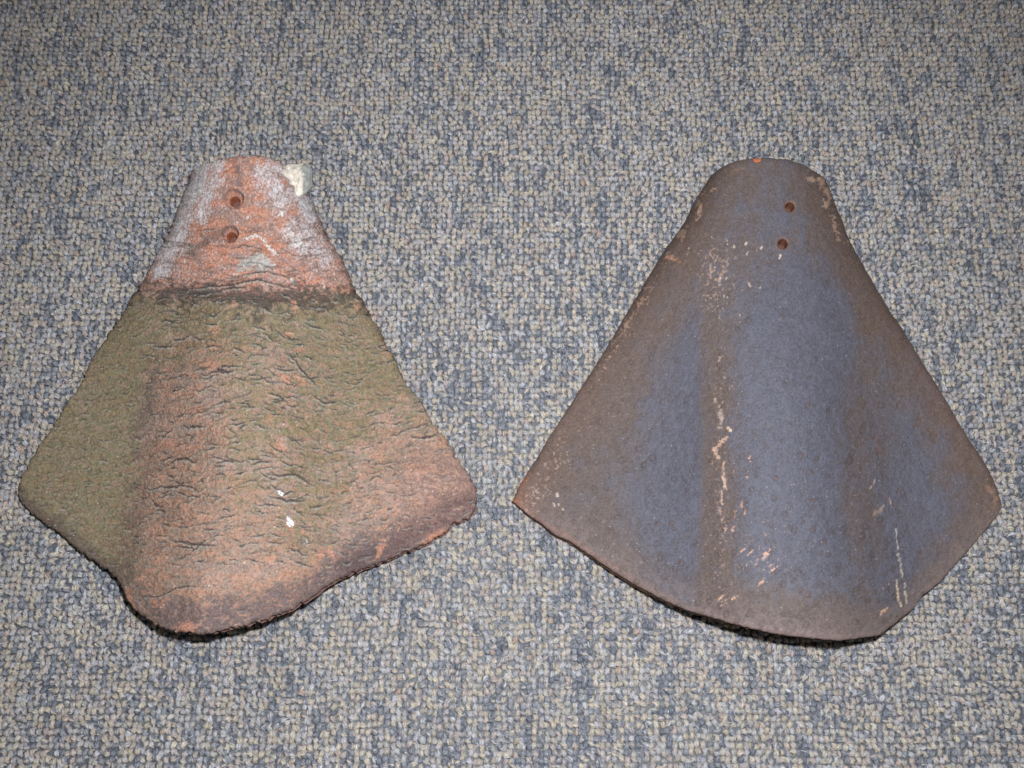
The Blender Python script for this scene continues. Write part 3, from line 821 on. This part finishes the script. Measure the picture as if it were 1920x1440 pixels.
    scuff([(1340, 740), (1342, 752)], 4, 0.7); scuff([(1347, 762), (1352, 785), (1350, 800)], 6, 0.75, lin((186, 166, 156))); scuff([(1366, 804), (1368, 808)], 5, 1.0, lin((236, 206, 176)))
    scuff([(1362, 822), (1348, 832), (1340, 842), (1346, 856)], 5, 0.9); scuff([(1357, 868), (1355, 885), (1358, 905), (1360, 918)], 3.8, 0.95); scuff([(1353, 920), (1354, 945)], 2.8, 0.8)
    for x, y in [(1352, 962), (1366, 966), (1378, 964), (1362, 990), (1376, 992), (1392, 945), (1398, 960), (1402, 890), (1376, 888), (1407, 860), (1365, 970)]:
        scuff([(x, y - 5), (x - 2, y), (x - 1, y + 5)], 3.2, 0.8, lin((200, 152, 128)), 0.5)
    for x, y in [(1408, 1036), (1436, 1042), (1440, 1034), (1446, 1060), (1452, 1066), (1395, 1030), (1362, 1124), (1378, 1120), (1360, 1132), (1352, 1120), (1426, 1094), (1658, 1144), (1660, 1100), (1656, 1148)]:
        scuff([(x - 5, y + 4), (x + 5, y - 4)], 3.0, 0.9, lin((222, 176, 148)), 0.5)
    scuff([(1668, 935), (1672, 950)], 2.0, .7); scuff([(1679, 990), (1681, 1010), (1684, 1030)], 1.8, 0.75, lin((206, 198, 190)), 0.4)
    scuff([(1684, 1040), (1690, 1070), (1697, 1100), (1700, 1130)], 3.5, 0.8, lin((190, 178, 168))); scuff([(1681, 1090), (1686, 1125), (1690, 1138)], 3.2, 0.9, lin((206, 184, 160)))
    scuff([(1644, 820), (1652, 850)], 5, 0.35, rust); scuff([(1852, 915), (1868, 935), (1858, 958)], 7, 0.5, lin((176, 136, 112)), 0.55); scuff([(1640, 900), (1632, 916)], 3, 0.6); scuff([(1655, 950), (1640, 965)], 6, 0.4)
    scuff([(1376, 325), (1395, 318)], 8, 0.4, lin((142, 110, 84))); scuff([(1487, 300), (1500, 304)], 4, 0.5, rust)
    # fine rubbed speckle down the left side of the ridge and along the left edge
    wear = np.maximum.reduce([0.9 * np.exp(-((px - 1345) / 34) ** 2) * sstep(420, 480, py) * sstep(640, 560, py), 0.62 * np.exp(-((px - 1352) / 18) ** 2) * sstep(600, 700, py) * sstep(1140, 1060, py),
                              0.75 * np.exp(-((sh.dl - 14) / 16) ** 2) * sstep(320, 380, py) * sstep(780, 640, py), 0.6 * np.exp(-((sh.dl - 30) / 26) ** 2) * sstep(760, 840, py),
                              0.5 * np.exp(-((sh.dr - 14) / 14) ** 2) * sstep(320, 360, py) * sstep(520, 460, py), 0.5 * np.exp(-((px - 1430) / 60) ** 2 - ((py - 1045) / 60) ** 2)])
    wn = fbm(px * 0.22, py * 0.20, 88, 3, 0.7)
    c = mixc(c, lin((190, 158, 140)), sstep(0.68, 1.2, wear * 0.78 + 0.78 * wn) * 0.66)
    d = np.hypot((px - 1420) / 8.5, (py - 298.5) / 6) + 0.15 * f3
    chip = sstep(1.08, 0.9, d)
    c = mixc(c, lin((216, 124, 84)), chip)
    # mica and sand grains, their glints painted in as white specks
    spk = r.random(px.shape)
    dens = 0.0011 + 0.0014 * np.exp(-((px - 1080) / 110) ** 2)
    hot = (spk < dens * 0.9)
    c = mixc(c, lin((232, 222, 214)), hot * r.uniform(0.15, 0.8, px.shape) * sstep(300, 420, py))
    c = c * (1 + 0.16 * f4 + 0.12 * f3 + 0.07 * f2)[..., None]
    sh.disp = 0.00035 * f2 + 0.00016 * f3 + 0.00009 * f4 + 0.0006 * f1 + 0.00010 * capm - 0.00030 * ringm - 0.0004 * chip
    # pressed ridge along the lower rim
    sh.disp += 0.0008 * np.exp(-((sh.db - 26 + 6 * f1) / 8) ** 2) * sstep(0.1, 0.3, u) * sstep(0.85, 0.6, u) - 0.0006 * np.exp(-((sh.db - 42) / 9) ** 2) * sstep(0.1, 0.3, u) * sstep(0.85, 0.6, u)
    holes = [(1481, 388, 12, 9.0), (1468, 457, 12, 9.5)]
    for hx, hy, ro, ri in holes:
        dd = np.hypot(px - hx, py - hy) + 0.5 * f3
        sh.disp -= 0.0008 * sstep(ro, ri, dd)
        c = mixc(c, lin((134, 98, 76)), np.exp(-((dd - ri - 1) / 2.2) ** 2) * 0.7)
    root = bpy.data.objects.new('bonnet_tile', None); scene.collection.objects.link(root)
    b0 = unproject(np.array(1440.), np.array(770.), np.array(0.0)); root.location = tuple(b0)
    root['label'] = 'smooth dark slate blue and brown bonnet tile with pale scuff marks down its ridge'
    root['category'] = 'roof tile'; root['group'] = 'roof tiles laid on the carpet'
    body = sh.build('tile_body', mat_blue, desat(c, 0.95) * GAIN * 0.85, holes, root, lin((128, 92, 76)) * GAIN, 14.0)
    body['label'] = 'dark blue brown fired clay body with a thin rusty rim'
    for hx, hy, ro, ri in holes:
        nail_hole(sh, hx, hy, ri, 0.0085, root, lin((98, 62, 48)) * GAIN, mat_blue)
    return root

build_carpet()
build_old_tile()
build_blue_tile()
